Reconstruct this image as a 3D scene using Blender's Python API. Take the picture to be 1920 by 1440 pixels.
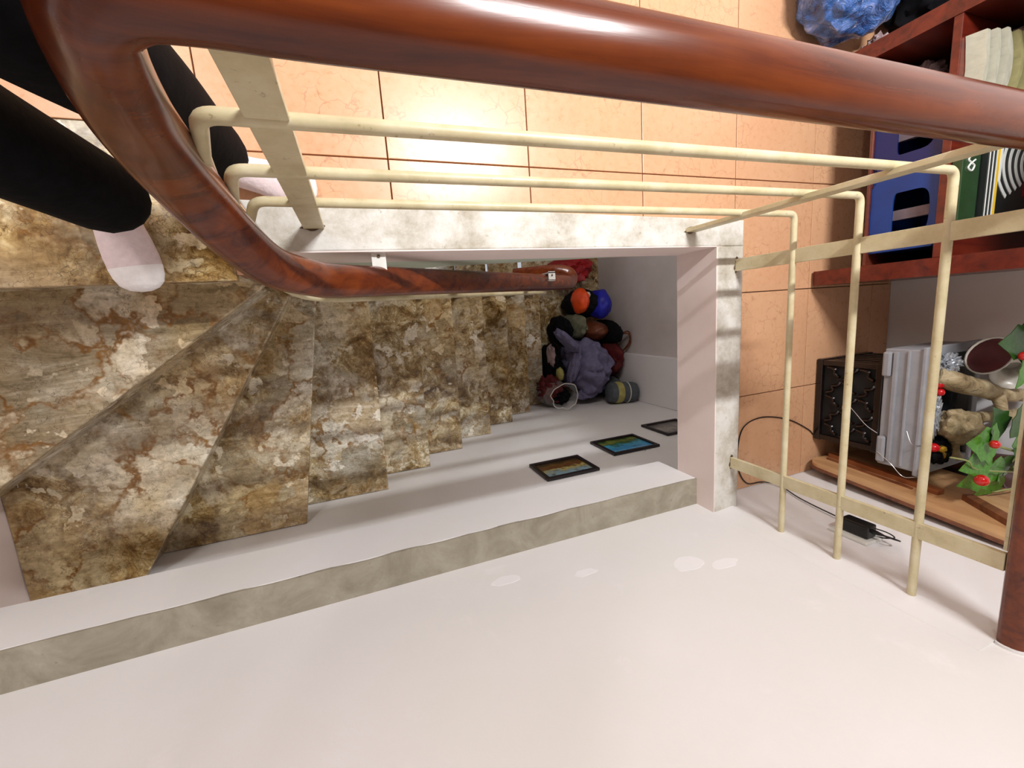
import bpy, bmesh, math, random
from mathutils import Vector, Matrix, noise
random.seed(7)
for o in list(bpy.data.objects): bpy.data.objects.remove(o)
SC = bpy.context.scene
COL = SC.collection
PI = math.pi

# ------------------------------------------------------------------ camera
cd = bpy.data.cameras.new('camera'); cam = bpy.data.objects.new('camera', cd); COL.objects.link(cam)
cd.sensor_fit = 'HORIZONTAL'; cd.sensor_width = 36; cd.lens = 783.577/1920*36; cd.clip_start = .02
rv = Vector((-0.151, -0.350, -0.097))
cam.matrix_world = Matrix.Translation((0, 0, 1.201)) @ Matrix.Rotation(rv.length, 4, rv.normalized())
SC.camera = cam

# ------------------------------------------------------------------ light
w = bpy.data.worlds.new('world'); SC.world = w; w.use_nodes = True
w.node_tree.nodes['Background'].inputs[0].default_value = (.9, .93, 1, 1)
w.node_tree.nodes['Background'].inputs[1].default_value = .3
def area(name, loc, sx, sy, power, col, rot=(0, 0, 0)):
    l = bpy.data.lights.new(name, 'AREA'); l.shape = 'RECTANGLE'; l.size = sx; l.size_y = sy; l.energy = power; l.color = col
    o = bpy.data.objects.new(name, l); COL.objects.link(o); o.location = loc; o.rotation_euler = rot
    return o
area('tube_light', (.84, 1.18, 2.105), .60, .05, 37, (.97, .985, 1))
area('fill_light_hall', (-1.1, 1.5, 2.105), 1.1, .06, 13, (1, .985, .96), (0, 0, PI/2))  # added unseen fill light, brightens surfaces that face left
area('tube_light_lower', (1.0, .72, -.165), .6, .05, 3.4, (1, .97, .93))
vs = SC.view_settings
vs.view_transform = 'Standard'; vs.look = 'None'; vs.gamma = 1; vs.use_curve_mapping = False; vs.exposure = 0.85

# ------------------------------------------------------------------ materials
def srgb(r, g, b):
    f = lambda c: (c/255/12.92) if c/255 <= .04045 else ((c/255+.055)/1.055)**2.4
    return (f(r), f(g), f(b), 1)
class NT:
    def __init__(s, name):
        s.m = bpy.data.materials.new(name); s.m.use_nodes = True; s.t = s.m.node_tree
        s.b = s.t.nodes['Principled BSDF']
    def n(s, typ, **kw):
        nd = s.t.nodes.new(typ)
        for k, v in kw.items():
            if k.startswith('i_'):
                nd.inputs[k[2:].replace('_', ' ')].default_value = v
            else: setattr(nd, k, v)
        return nd
    def l(s, a, b): s.t.links.new(a, b)
    def ramp(s, fac, stops, interp='LINEAR'):
        r = s.t.nodes.new('ShaderNodeValToRGB'); r.color_ramp.interpolation = interp
        e = r.color_ramp.elements
        while len(e) < len(stops): e.new(.5)
        for k, (p, c) in enumerate(stops):
            e[k].position = p; e[k].color = c if len(c) == 4 else (*c, 1)
        s.l(fac, r.inputs[0]); return r.outputs[0]
    def mix(s, fac, a, b, mode='MIX'):
        m = s.t.nodes.new('ShaderNodeMix'); m.data_type = 'RGBA'; m.blend_type = mode
        for sock, v in ((m.inputs[0], fac), (m.inputs[6], a), (m.inputs[7], b)):
            if hasattr(v, 'links'): s.l(v, sock)
            else: sock.default_value = v
        return m.outputs[2]
    def math(s, op, a, b=0):
        m = s.t.nodes.new('ShaderNodeMath'); m.operation = op
        for sock, v in ((m.inputs[0], a), (m.inputs[1], b)):
            if hasattr(v, 'links'): s.l(v, sock)
            else: sock.default_value = v
        return m.outputs[0]
    def coord(s, scale=(1, 1, 1), rnd=0, rot=(0, 0, 0), which='Object'):
        tc = s.t.nodes.new('ShaderNodeTexCoord'); mp = s.t.nodes.new('ShaderNodeMapping')
        s.l(tc.outputs[which], mp.inputs[0]); mp.inputs['Scale'].default_value = scale; mp.inputs['Rotation'].default_value = rot
        if rnd:
            oi = s.t.nodes.new('ShaderNodeObjectInfo'); v = s.t.nodes.new('ShaderNodeVectorMath'); v.operation = 'SCALE'
            cx = s.t.nodes.new('ShaderNodeCombineXYZ')
            for k, mul in enumerate((1, 2.3, 3.7)): s.l(s.math('MULTIPLY', oi.outputs['Random'], mul), cx.inputs[k])
            s.l(cx.outputs[0], v.inputs[0]); v.inputs['Scale'].default_value = rnd
            s.l(v.outputs[0], mp.inputs['Location'])
        return mp.outputs[0]
    def noise(s, vec, scale, detail=4, rough=.55, dist=0):
        nd = s.n('ShaderNodeTexNoise'); nd.inputs['Scale'].default_value = scale; nd.inputs['Detail'].default_value = detail
        nd.inputs['Roughness'].default_value = rough; nd.inputs['Distortion'].default_value = dist
        if vec is not None: s.l(vec, nd.inputs['Vector'])
        return nd
    def set(s, col=None, rough=None, metal=None, **kw):
        for k, v in (('Base Color', col), ('Roughness', rough), ('Metallic', metal), *[(k.replace('_', ' '), v) for k, v in kw.items()]):
            if v is None: continue
            if hasattr(v, 'links'): s.l(v, s.b.inputs[k])
            else: s.b.inputs[k].default_value = v
        return s
    def bump(s, h, strength=.3, dist=.01):
        b = s.n('ShaderNodeBump'); b.inputs['Strength'].default_value = strength; b.inputs['Distance'].default_value = dist
        s.l(h, b.inputs['Height']); s.l(b.outputs[0], s.b.inputs['Normal'])

def plain(name, c, rough=.5, var=.12, scale=14, metal=0, spec=.5, bump=.0, **kw):
    t = NT(name); v = t.coord(rnd=3); nz = t.noise(v, scale)
    c = srgb(*c); d = tuple(x*(1-var*2) for x in c[:3])+(1,); b = tuple(min(1, x*(1+var)) for x in c[:3])+(1,)
    t.set(t.ramp(nz.outputs[0], [(.3, d), (.7, b)]), rough, metal, Specular_IOR_Level=spec, **kw)
    if bump: t.bump(nz.outputs[0], bump, .01)
    return t.m

M = {}
def mk_wall(name, base, patch, mottle=.0, seed=0):
    t = NT(name); v = t.coord(); n1 = t.noise(v, 1.6, 5, .6); n2 = t.noise(v, 7, 6, .65); n3 = t.noise(v, 90, 2)
    c = t.mix(t.ramp(n1.outputs[0], [(.42, (0, 0, 0)), (.66, (1, 1, 1))]), srgb(*base), srgb(*patch))
    c = t.mix(t.ramp(n2.outputs[0], [(.62, (0, 0, 0)), (.74, (.5, .5, .5))]), c, srgb(*[min(255, x+7) for x in base]))
    t.set(c, .62, Specular_IOR_Level=.3); 
    h = t.math('ADD', t.math('MULTIPLY', n2.outputs[0], 1.0), t.math('MULTIPLY', n3.outputs[0], .12)); t.bump(h, .12, .012)
    return t.m
M['wall'] = mk_wall('white_plaster', (234, 231, 232), (230, 228, 225))
M['wall_grey'] = mk_wall('greyed_plaster', (213, 205, 203), (198, 189, 184))
M['wall_green'] = mk_wall('pale_green_paint', (196, 206, 190), (170, 182, 165))
M['ceil'] = mk_wall('ceiling_paint', (168, 164, 158), (160, 156, 150))
M['pink'] = mk_wall('pinkish_plaster', (238, 222, 217), (232, 214, 208))
def mk_kerb():
    t = NT('grubby_kerb_plaster'); v = t.coord(); n1 = t.noise(v, 9, 7, .68, .1); n2 = t.noise(v, 40, 4, .7)
    c = t.ramp(n1.outputs[0], [(.32, srgb(160, 150, 130)), (.46, srgb(194, 188, 176)), (.56, srgb(212, 208, 200)), (.7, srgb(224, 221, 216))])
    c = t.mix(t.ramp(n2.outputs[0], [(.63, (0, 0, 0)), (.72, (.55, .55, .55))]), c, srgb(150, 138, 112))
    t.set(c, .6); t.bump(n1.outputs[0], .25, .012); return t.m
M['kerb'] = mk_kerb()
def mk_ledge():
    t = NT('bare_grey_render'); v = t.coord(); n1 = t.noise(v, 7, 7, .66, .5); n2 = t.noise(v, 60, 3, .6)
    c = t.ramp(n1.outputs[0], [(.3, srgb(132, 124, 107)), (.5, srgb(156, 148, 131)), (.72, srgb(176, 169, 154))])
    c = t.mix(t.ramp(n2.outputs[0], [(.66, (0, 0, 0)), (.73, (.5, .5, .5))]), c, srgb(120, 112, 94))
    t.set(c, .75); t.bump(n2.outputs[0], .2, .006); return t.m
M['ledge'] = mk_ledge()
def mk_tile():
    t = NT('peach_ceramic_tile'); v = t.coord(rnd=6); nb = t.noise(v, 3, 4, .55); nf = t.noise(v, 60, 3, .6)
    c = t.ramp(nb.outputs[0], [(.3, srgb(204, 153, 115)), (.7, srgb(212, 165, 126))])
    c = t.mix(t.ramp(nf.outputs[0], [(.4, (0, 0, 0)), (.62, (.22, .22, .22))]), c, srgb(222, 176, 142))
    d = t.noise(v, 7, 4, .6); dv = t.n('ShaderNodeVectorMath', operation='SCALE'); t.l(d.outputs['Color'], dv.inputs[0]); dv.inputs['Scale'].default_value = .12
    add = t.n('ShaderNodeVectorMath', operation='ADD'); t.l(v, add.inputs[0]); t.l(dv.outputs[0], add.inputs[1])
    vo = t.n('ShaderNodeTexVoronoi', feature='DISTANCE_TO_EDGE'); vo.inputs['Scale'].default_value = 20; t.l(add.outputs[0], vo.inputs['Vector'])
    line = t.ramp(vo.outputs['Distance'], [(.0, (1, 1, 1)), (.03, (0, 0, 0))])
    msk = t.ramp(t.noise(v, 6, 3, .6).outputs[0], [(.47, (0, 0, 0)), (.58, (1, 1, 1))])
    c = t.mix(t.math('MULTIPLY', t.math('MULTIPLY', line, msk), .5), c, srgb(150, 92, 66))
    t.set(c, t.ramp(nf.outputs[0], [(.3, (.26,)*3), (.7, (.36,)*3)]), Specular_IOR_Level=.5); t.bump(nb.outputs[0], .05, .01); return t.m
M['tile'] = mk_tile()
M['grout'] = plain('brown_grout', (142, 100, 74), .8)
def mk_marble():
    t = NT('breccia_marble'); v = t.coord(rnd=9)
    oi = t.n('ShaderNodeObjectInfo')
    d = t.noise(v, 4.5, 5, .62); dv = t.n('ShaderNodeVectorMath', operation='SCALE'); t.l(d.outputs['Color'], dv.inputs[0]); dv.inputs['Scale'].default_value = .38
    add = t.n('ShaderNodeVectorMath', operation='ADD'); t.l(v, add.inputs[0]); t.l(dv.outputs[0], add.inputs[1])
    def vor(sc, feat):
        vo = t.n('ShaderNodeTexVoronoi', feature=feat); vo.inputs['Scale'].default_value = sc; t.l(add.outputs[0], vo.inputs['Vector']); return vo
    e1 = vor(6.5, 'DISTANCE_TO_EDGE'); c1 = vor(6.5, 'F1'); e2 = vor(21, 'DISTANCE_TO_EDGE'); c2 = vor(21, 'F1')
    sep = t.n('ShaderNodeSeparateColor'); t.l(c1.outputs['Color'], sep.inputs[0])
    sep2 = t.n('ShaderNodeSeparateColor'); t.l(c2.outputs['Color'], sep2.inputs[0])
    clast = t.ramp(sep.outputs[0], [(0, srgb(220, 213, 195)), (.2, srgb(192, 184, 164)), (.36, srgb(140, 128, 102)), (.5, srgb(238, 235, 225)), (.72, srgb(190, 164, 118)), (.86, srgb(186, 181, 168))], 'CONSTANT')
    smn = t.noise(v, 11, 9, .74, .9)
    small = t.ramp(smn.outputs[0], [(.34, srgb(70, 54, 32)), (.43, srgb(126, 102, 64)), (.51, srgb(170, 150, 112)), (.57, srgb(206, 194, 164)), (.66, srgb(238, 233, 219))])
    cl2 = t.ramp(sep2.outputs[1], [(0, (.72,)*3), (.5, (1,)*3), (1, (1.15,)*3)])
    small = t.mix(.7, small, cl2, 'MULTIPLY')
    zf = t.math('ADD', t.noise(v, 3.0, 5, .65, .4).outputs[0], t.math('MULTIPLY', t.math('SUBTRACT', oi.outputs['Random'], .5), .16))
    zone = t.ramp(zf, [(.46, (0, 0, 0)), (.56, (1, 1, 1))])
    vst = t.coord((3, 16, 3), rnd=9, rot=(0, 0, .5)); st = t.noise(vst, 1.3, 7, .7, 1.0)
    streak = t.ramp(st.outputs[0], [(.34, srgb(104, 96, 80)), (.48, srgb(190, 185, 172)), (.60, srgb(240, 238, 232))])
    big = t.mix(.42, clast, streak)
    vein = t.ramp(e1.outputs['Distance'], [(0, (1, 1, 1)), (.03, (.85, .85, .85)), (.085, (0, 0, 0))])
    veinm = t.math('MULTIPLY', vein, t.ramp(t.noise(v, 8, 4, .6).outputs[0], [(.42, (.05,)*3), (.58, (1,)*3)]))
    big = t.mix(veinm, big, srgb(140, 102, 48))
    small = t.mix(t.ramp(e2.outputs['Distance'], [(0, (.7,)*3), (.04, (0,)*3)]), small, srgb(84, 60, 28))
    c = t.mix(zone, big, small)
    pb_ = vor(15, 'F1'); sp3 = t.n('ShaderNodeSeparateColor'); t.l(pb_.outputs['Color'], sp3.inputs[0])
    peb = t.math('MULTIPLY', t.ramp(pb_.outputs['Distance'], [(.34, (1,)*3), (.40, (0,)*3)]), t.ramp(sp3.outputs[2], [(.60, (0,)*3), (.64, (.9,)*3)]))
    c = t.mix(peb, c, t.ramp(sp3.outputs[0], [(0, srgb(204, 198, 180)), (.6, srgb(240, 236, 226)), (1, srgb(190, 182, 160))]))
    stain = t.ramp(t.noise(v, 26, 6, .72).outputs[0], [(.54, (0,)*3), (.70, (.7,)*3)])
    c = t.mix(stain, c, srgb(118, 88, 48))
    fine = t.ramp(t.noise(v, 55, 5, .7, .6).outputs[0], [(.3, (.70, .66, .58)), (.5, (1.06, 1.05, 1.02)), (.7, (1.34, 1.34, 1.32))])
    c = t.mix(1.0, c, fine, 'MULTIPLY')
    tanm = t.ramp(t.noise(v, 2.2, 4, .6).outputs[0], [(.38, (0,)*3), (.58, (.8,)*3)])
    c = t.mix(tanm, c, srgb(216, 192, 142), 'MULTIPLY')
    hair = vor(12, 'DISTANCE_TO_EDGE')
    c = t.mix(t.math('MULTIPLY', t.ramp(hair.outputs['Distance'], [(0, (1,)*3), (.012, (0,)*3)]), .7), c, srgb(72, 58, 38))
    t.set(c, .24, Specular_IOR_Level=.5, Coat_Weight=.3, Coat_Roughness=.1); return t.m
M['marble'] = mk_marble()
def mk_wood(name, a, b, dk, rough=.22, coat=.6, sc=(1.2, 14, 14), which='Object'):
    t = NT(name); v = t.coord(sc, rnd=4, which=which); n1 = t.noise(v, 2.2, 6, .65, .6); v2 = t.coord((1, 1, 1), rnd=2); n2 = t.noise(v2, 5, 4, .6)
    c = t.ramp(n1.outputs[0], [(.3, srgb(*dk)), (.48, srgb(*a)), (.68, srgb(*b))])
    c = t.mix(t.ramp(n2.outputs[0], [(.45, (0,)*3), (.7, (.45,)*3)]), c, srgb(*dk))
    t.set(c, rough, Coat_Weight=coat, Coat_Roughness=.1, Specular_IOR_Level=.5); t.bump(n1.outputs[0], .06, .004); return t.m
M['handrail'] = mk_wood('varnished_red_brown_wood', (100, 43, 15), (122, 57, 19), (68, 25, 10), .24, .22)
M['handrail'].node_tree.nodes['Principled BSDF'].inputs['Specular IOR Level'].default_value = .36
M['handrail_dark'] = mk_wood('dark_varnished_wood', (96, 42, 30), (106, 50, 34), (70, 28, 22), .3, .4)
M['shelfwood'] = mk_wood('mahogany_shelf_wood', (92, 26, 14), (110, 38, 20), (62, 14, 9), .34, .25)
M['palewood'] = mk_wood('pale_orange_wood', (200, 156, 110), (212, 170, 124), (178, 130, 88), .45, .15, (10, 10, 1.2))
M['batten'] = mk_wood('orange_brown_batten', (156, 92, 52), (170, 104, 62), (128, 70, 38), .5, .1, (10, 10, 1.2))
M['edgewood'] = mk_wood('brown_edge_wood', (120, 70, 42), (140, 84, 50), (92, 50, 30), .5, .1)
def mk_cream():
    t = NT('chipped_cream_paint'); v = t.coord(); n1 = t.noise(v, 12, 5, .65); n2 = t.noise(v, 70, 4, .7)
    c = t.ramp(n1.outputs[0], [(.3, srgb(182, 168, 130)), (.5, srgb(202, 189, 152)), (.7, srgb(214, 204, 174))])
    c = t.mix(t.ramp(n2.outputs[0], [(.64, (0,)*3), (.72, (.6,)*3)]), c, srgb(126, 100, 62))
    t.set(c, .4, Specular_IOR_Level=.45); t.bump(n2.outputs[0], .1, .002); return t.m
M['cream'] = mk_cream()
M['rust'] = plain('rusty_weld', (96, 72, 46), .8, .3, 60)
M['black'] = plain('black_cloth', (16, 16, 20), .85, .3, 30, spec=.15, bump=.2)
M['navy'] = plain('dark_navy_trousers', (6, 7, 11), .85, .3, 40, spec=.12, bump=.15)
M['sock'] = plain('white_pink_sock', (232, 214, 216), .9, .04, 90, spec=.2, bump=.3)
M['socktoe'] = plain('bright_white_sock_toe', (244, 240, 240), .9, .03, 90, spec=.2, bump=.3)
M['skin'] = plain('skin', (205, 158, 128), .55, .05, 20)
M['hair'] = plain('black_hair', (22, 18, 16), .5, .3, 60, bump=.6)
M['steel'] = plain('white_painted_steel', (226, 226, 220), .4, .06, 20)
M['blackplastic'] = plain('black_plastic', (16, 16, 18), .35, .2)
M['darkcrate'] = plain('dark_brown_lacquer', (20, 11, 10), .2, .3, 12, spec=.6)
M['foam'] = plain('pale_grey_foam', (152, 153, 158), .6, .05, 20, bump=.1)
M['silver'] = plain('crumpled_foil', (206, 212, 220), .22, .2, 40, metal=.7, bump=.6)
M['blackin'] = plain('black_inside', (12, 12, 12), .7)
def mk_drift():
    t = NT('weathered_driftwood'); v = t.coord((4, 4, 4), rnd=4); n1 = t.noise(v, 2.5, 6, .7, 1.2); n2 = t.noise(v, 7, 3)
    c = t.ramp(n1.outputs[0], [(.32, srgb(92, 74, 48)), (.5, srgb(158, 138, 102)), (.66, srgb(190, 174, 142))])
    c = t.mix(t.ramp(n2.outputs[0], [(.66, (0,)*3), (.72, (.8,)*3)]), c, srgb(60, 44, 26))
    t.set(c, .7); t.bump(n1.outputs[0], .5, .02); return t.m
M['drift'] = mk_drift()
M['leaf'] = plain('glossy_green_leaf', (74, 136, 38), .3, .2, 16)
M['leafd'] = plain('dark_green_leaf', (40, 84, 26), .35, .2, 16)
M['stem'] = plain('pale_stem', (150, 158, 100), .5)
M['berry'] = plain('glossy_red_berry', (196, 24, 22), .12, .1, 8, Coat_Weight=.6)
M['redbead'] = plain('red_bead', (190, 20, 28), .2, .1, 8)
M['gold'] = plain('gold_cord', (190, 150, 40), .35, .3, 120, metal=.6, bump=.6)
M['wire'] = plain('thin_steel_wire', (190, 190, 192), .25, .05, 20, metal=.9)
M['maroon'] = plain('maroon_cloth', (92, 30, 34), .6, .15)
M['ceramic'] = plain('white_ceramic', (214, 210, 200), .3, .05)
M['pot'] = plain('brown_pot', (84, 52, 44), .5)
M['bluecrate'] = plain('blue_plastic', (10, 54, 124), .4, .1, 8)
M['bluedark'] = plain('deep_blue_plastic', (16, 30, 90), .4, .1, 8)
M['grey'] = plain('grey_paper', (120, 104, 110), .8, .2)
M['greenbook'] = plain('dark_green_cover', (38, 66, 36), .35, .12)
M['whiteink'] = plain('white_ink', (224, 226, 220), .6, .03)
M['blackbook'] = plain('black_cover', (22, 28, 26), .4)
M['yellow'] = plain('yellow_print', (232, 190, 50), .45, .05)
M['redprint'] = plain('red_print', (120, 24, 22), .5, .1)
M['paper'] = plain('cream_paper', (172, 168, 150), .8, .06, 40)
M['oldpaper'] = plain('old_yellowed_paper', (150, 142, 96), .8, .1, 40)
M['rag'] = plain('pinkish_grey_rag', (170, 146, 146), .8, .2, 30, bump=.4)
def mk_bagblue():
    t = NT('blue_plastic_film'); v = t.coord(); n1 = t.noise(v, 12, 5, .65, 1.5); n2 = t.noise(v, 5, 4)
    c = t.ramp(n1.outputs[0], [(.34, srgb(16, 40, 92)), (.5, srgb(40, 92, 160)), (.62, srgb(84, 120, 190)), (.74, srgb(170, 180, 215))])
    c = t.mix(t.ramp(n2.outputs[0], [(.62, (0,)*3), (.7, (.6,)*3)]), c, srgb(170, 110, 130))
    t.set(c, .15, Specular_IOR_Level=.7, Coat_Weight=.5); t.bump(n1.outputs[0], .8, .03); return t.m
M['bluebag'] = mk_bagblue()
M['hood'] = plain('grey_lilac_fleece', (112, 108, 138), .9, .1, 26, spec=.1, bump=.2)
M['redcloth'] = plain('red_bag_cloth', (150, 16, 22), .6, .2, 20, bump=.2)
M['darkred'] = plain('dark_red_cloth', (92, 14, 18), .75, .25, 20, bump=.2)
M['orange'] = plain('orange_nylon', (232, 78, 20), .5, .1, 20)
M['blue'] = plain('royal_blue_nylon', (26, 30, 168), .5, .15, 20, bump=.2)
M['brown'] = plain('brown_leather', (110, 56, 30), .5, .2, 20)
M['greycloth'] = plain('sage_grey_cloth', (112, 114, 92), .85, .15, 26)
M['bundleg'] = plain('slate_grey_cloth', (84, 90, 96), .9, .12, 26)
M['bundley'] = plain('dull_yellow_cloth', (172, 164, 96), .9, .12, 26)
def mk_clear():
    t = NT('clear_plastic_film'); t.set((.9, .9, .9, 1), .08, Specular_IOR_Level=.8); t.b.inputs['Alpha'].default_value = .22
    v = t.coord(); t.bump(t.noise(v, 14, 4, .6, 1).outputs[0], .8, .02); return t.m
M['clear'] = mk_clear()
def mk_lamp():
    t = NT('lit_tube'); t.set((1, 1, 1, 1), .4, Emission_Color=(1, .97, .92, 1), Emission_Strength=14.0); return t.m
M['lamp'] = mk_lamp()
def mk_paint(name, stops, blob, sc):
    t = NT(name); v = t.coord(which='Generated'); n1 = t.noise(v, sc, 5, .6, .8); sx = t.n('ShaderNodeSeparateXYZ'); t.l(v, sx.inputs[0])
    h = t.math('ADD', sx.outputs[2], t.math('MULTIPLY', t.math('SUBTRACT', n1.outputs[0], .5), .9))
    c = t.ramp(h, stops); n2 = t.noise(v, sc*2.2, 4)
    c = t.mix(t.ramp(n2.outputs[0], [(.55, (0,)*3), (.66, (.8,)*3)]), c, srgb(*blob)); t.set(c, .3); return t.m
M['pict_a'] = mk_paint('autumn_lake_print', [(.1, srgb(60, 46, 24)), (.32, srgb(120, 86, 36)), (.45, srgb(96, 40, 22)), (.6, srgb(196, 184, 110)), (.75, srgb(140, 170, 180)), (.95, srgb(150, 190, 210))], (70, 56, 30), 4)
M['pict_b'] = mk_paint('blue_lake_print', [(.08, srgb(40, 60, 24)), (.25, srgb(120, 130, 50)), (.4, srgb(40, 84, 36)), (.55, srgb(70, 160, 190)), (.75, srgb(50, 140, 200)), (.95, srgb(120, 190, 220))], (40, 60, 30), 3.4)
M['pict_c'] = mk_paint('grey_shore_print', [(.1, srgb(60, 56, 50)), (.4, srgb(120, 112, 104)), (.6, srgb(150, 142, 132)), (.9, srgb(96, 90, 84))], (90, 84, 78), 3)
M['frame'] = plain('black_brown_frame', (30, 20, 22), .35, .2)

# ------------------------------------------------------------------ mesh helpers
class MB:
    def __init__(s): s.v = []; s.f = []
    def add(s, vs_, fs):
        o = len(s.v); s.v += [Vector(p) for p in vs_]; s.f += [tuple(i+o for i in f) for f in fs]; return s
    def box(s, a, b, bev=0, rot=None):
        x0, y0, z0 = [min(p, q) for p, q in zip(a, b)]; x1, y1, z1 = [max(p, q) for p, q in zip(a, b)]
        if bev:
            bm = bmesh.new(); bmesh.ops.create_cube(bm, size=1)
            for v in bm.verts: v.co = Vector(((x0+x1)/2+v.co.x*(x1-x0), (y0+y1)/2+v.co.y*(y1-y0), (z0+z1)/2+v.co.z*(z1-z0)))
            bmesh.ops.bevel(bm, geom=bm.edges[:], offset=bev, segments=2, affect='EDGES', profile=.5)
            vs_ = [v.co.copy() for v in bm.verts]; fs = [tuple(v.index for v in f.verts) for f in bm.faces]; bm.free()
        else:
            vs_ = [Vector(p) for p in ((x0, y0, z0), (x1, y0, z0), (x1, y1, z0), (x0, y1, z0), (x0, y0, z1), (x1, y0, z1), (x1, y1, z1), (x0, y1, z1))]
            fs = [(3, 2, 1, 0), (4, 5, 6, 7), (0, 1, 5, 4), (1, 2, 6, 5), (2, 3, 7, 6), (3, 0, 4, 7)]
        if rot is not None:
            c = Vector(((x0+x1)/2, (y0+y1)/2, (z0+z1)/2)); vs_ = [c+rot @ (p-c) for p in vs_]
        return s.add(vs_, fs)
    def prism(s, poly, z0, z1, bev=0):   # poly xy, counter-clockwise
        ar = sum(poly[i][0]*poly[(i+1) % len(poly)][1]-poly[(i+1) % len(poly)][0]*poly[i][1] for i in range(len(poly)))
        if ar < 0: poly = poly[::-1]
        n = len(poly)
        if bev:
            def inset(d):
                out = []
                for i in range(n):
                    p0, p1, p2 = Vector(poly[i-1][:2]), Vector(poly[i][:2]), Vector(poly[(i+1) % n][:2])
                    e1 = (p1-p0).normalized(); e2 = (p2-p1).normalized(); n1 = Vector((-e1.y, e1.x)); n2 = Vector((-e2.y, e2.x))
                    b = (n1+n2); b = b/max(b.length_squared/2, .15); out.append(p1+b*d)
                return out
            rings = [(inset(0), z0), (inset(0), z1-bev), (inset(bev*.3), z1-bev*.3), (inset(bev), z1)]
        else: rings = [(poly, z0), (poly, z1)]
        vs_ = [(p[0], p[1], z) for r, z in rings for p in r]; fs = [tuple(range(n))[::-1]]
        for k in range(len(rings)-1):
            for i in range(n): j = (i+1) % n; fs.append((k*n+i, k*n+j, (k+1)*n+j, (k+1)*n+i))
        fs.append(tuple((len(rings)-1)*n+i for i in range(n)))
        return s.add(vs_, fs)
    def rings(s, rs, cap=True, closed=True):
        n = len(rs[0]); vs_ = [p for r in rs for p in r]; fs = []
        for k in range(len(rs)-1):
            for i in range(n if closed else n-1): j = (i+1) % n; fs.append((k*n+i, k*n+j, (k+1)*n+j, (k+1)*n+i))
        if cap: fs.append(tuple(range(n))[::-1]); fs.append(tuple((len(rs)-1)*n+i for i in range(n)))
        return s.add(vs_, fs)
    def sweep(s, path, sec, up=(0, 0, 1), scale=None, ups=None):
        path = [Vector(p) for p in path]; n = len(path)
        T = [(path[min(i+1, n-1)]-path[max(i-1, 0)]).normalized() for i in range(n)]
        u = Vector(up); u = (u-T[0]*u.dot(T[0])).normalized(); rs = []
        for i in range(n):
            if i:
                q = T[i-1].rotation_difference(T[i]); u = q @ u
            if ups: u = ups[i]
            u = (u-T[i]*u.dot(T[i])).normalized(); sd = T[i].cross(u); k = scale[i] if scale else 1
            rs.append([path[i]+sd*a*k+u*b*k for a, b in sec])
        return s.rings(rs)
    def tube(s, path, r, n=10, up=(0, 0, 1), scale=None):
        T = Vector(path[1])-Vector(path[0])
        if abs(T.normalized().dot(Vector(up))) > .95: up = (1, 0, 0)
        return s.sweep(path, [(r*math.cos(2*PI*i/n), r*math.sin(2*PI*i/n)) for i in range(n)], up, scale)
    def lathe(s, prof, n=20, c=(0, 0, 0), axis=None, cap=True):
        R_ = Vector((0, 0, 1)).rotation_difference(Vector(axis)).to_matrix() if axis else Matrix.Identity(3)
        return s.rings([[Vector(c)+R_ @ Vector((r*math.cos(2*PI*i/n), r*math.sin(2*PI*i/n), z)) for i in range(n)] for r, z in prof], cap)
    def blob(s, c, rad, seed=0, amp=.15, freq=2.2, sub=4, flat=None, rot=None, fold=0):
        bm = bmesh.new(); bmesh.ops.create_icosphere(bm, subdivisions=sub, radius=1); so = Vector((seed*3.1, seed*1.7, seed*.9))
        R_ = rot if rot is not None else Matrix.Identity(3)
        for v in bm.verts:
            d = v.co.normalized(); k = 1+amp*noise.noise(d*freq+so)+amp*.45*noise.noise(d*freq*2.4+so)
            if fold: k += fold*(abs(noise.noise(d*freq*1.8+so*2))-.25)
            p = R_ @ Vector((d.x*rad[0]*k, d.y*rad[1]*k, d.z*rad[2]*k)); v.co = Vector(c)+p
            if flat is not None and v.co.z < flat: v.co.z = flat+(v.co.z-flat)*.08
        s.add([v.co.copy() for v in bm.verts], [tuple(v.index for v in f.verts) for f in bm.faces]); bm.free(); return s
def smooth_path(pts, sub=6):
    P = [Vector(p) for p in pts]; out = []
    for i in range(len(P)-1):
        p0 = P[max(i-1, 0)]; p1 = P[i]; p2 = P[i+1]; p3 = P[min(i+2, len(P)-1)]
        for k in range(sub):
            t = k/sub; out.append(.5*((2*p1)+(p2-p0)*t+(2*p0-5*p1+4*p2-p3)*t*t+(3*p1-p0-3*p2+p3)*t**3))
    out.append(P[-1]); return out
def bend_path(pts, r, sub=5):     # polyline with rounded corners
    P = [Vector(p) for p in pts]; out = [P[0]]
    for i in range(1, len(P)-1):
        a = (P[i-1]-P[i]); b = (P[i+1]-P[i]); rr = min(r, a.length*.45, b.length*.45); a = P[i]+a.normalized()*rr; b = P[i]+b.normalized()*rr
        for k in range(sub+1):
            t = k/sub; out.append(a*(1-t)**2+P[i]*2*t*(1-t)+b*t*t)
    out.append(P[-1]); return out
def world_of(o):
    v = Vector(o.location)
    while o.parent: o = o.parent; v += Vector(o.location)
    return v
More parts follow.
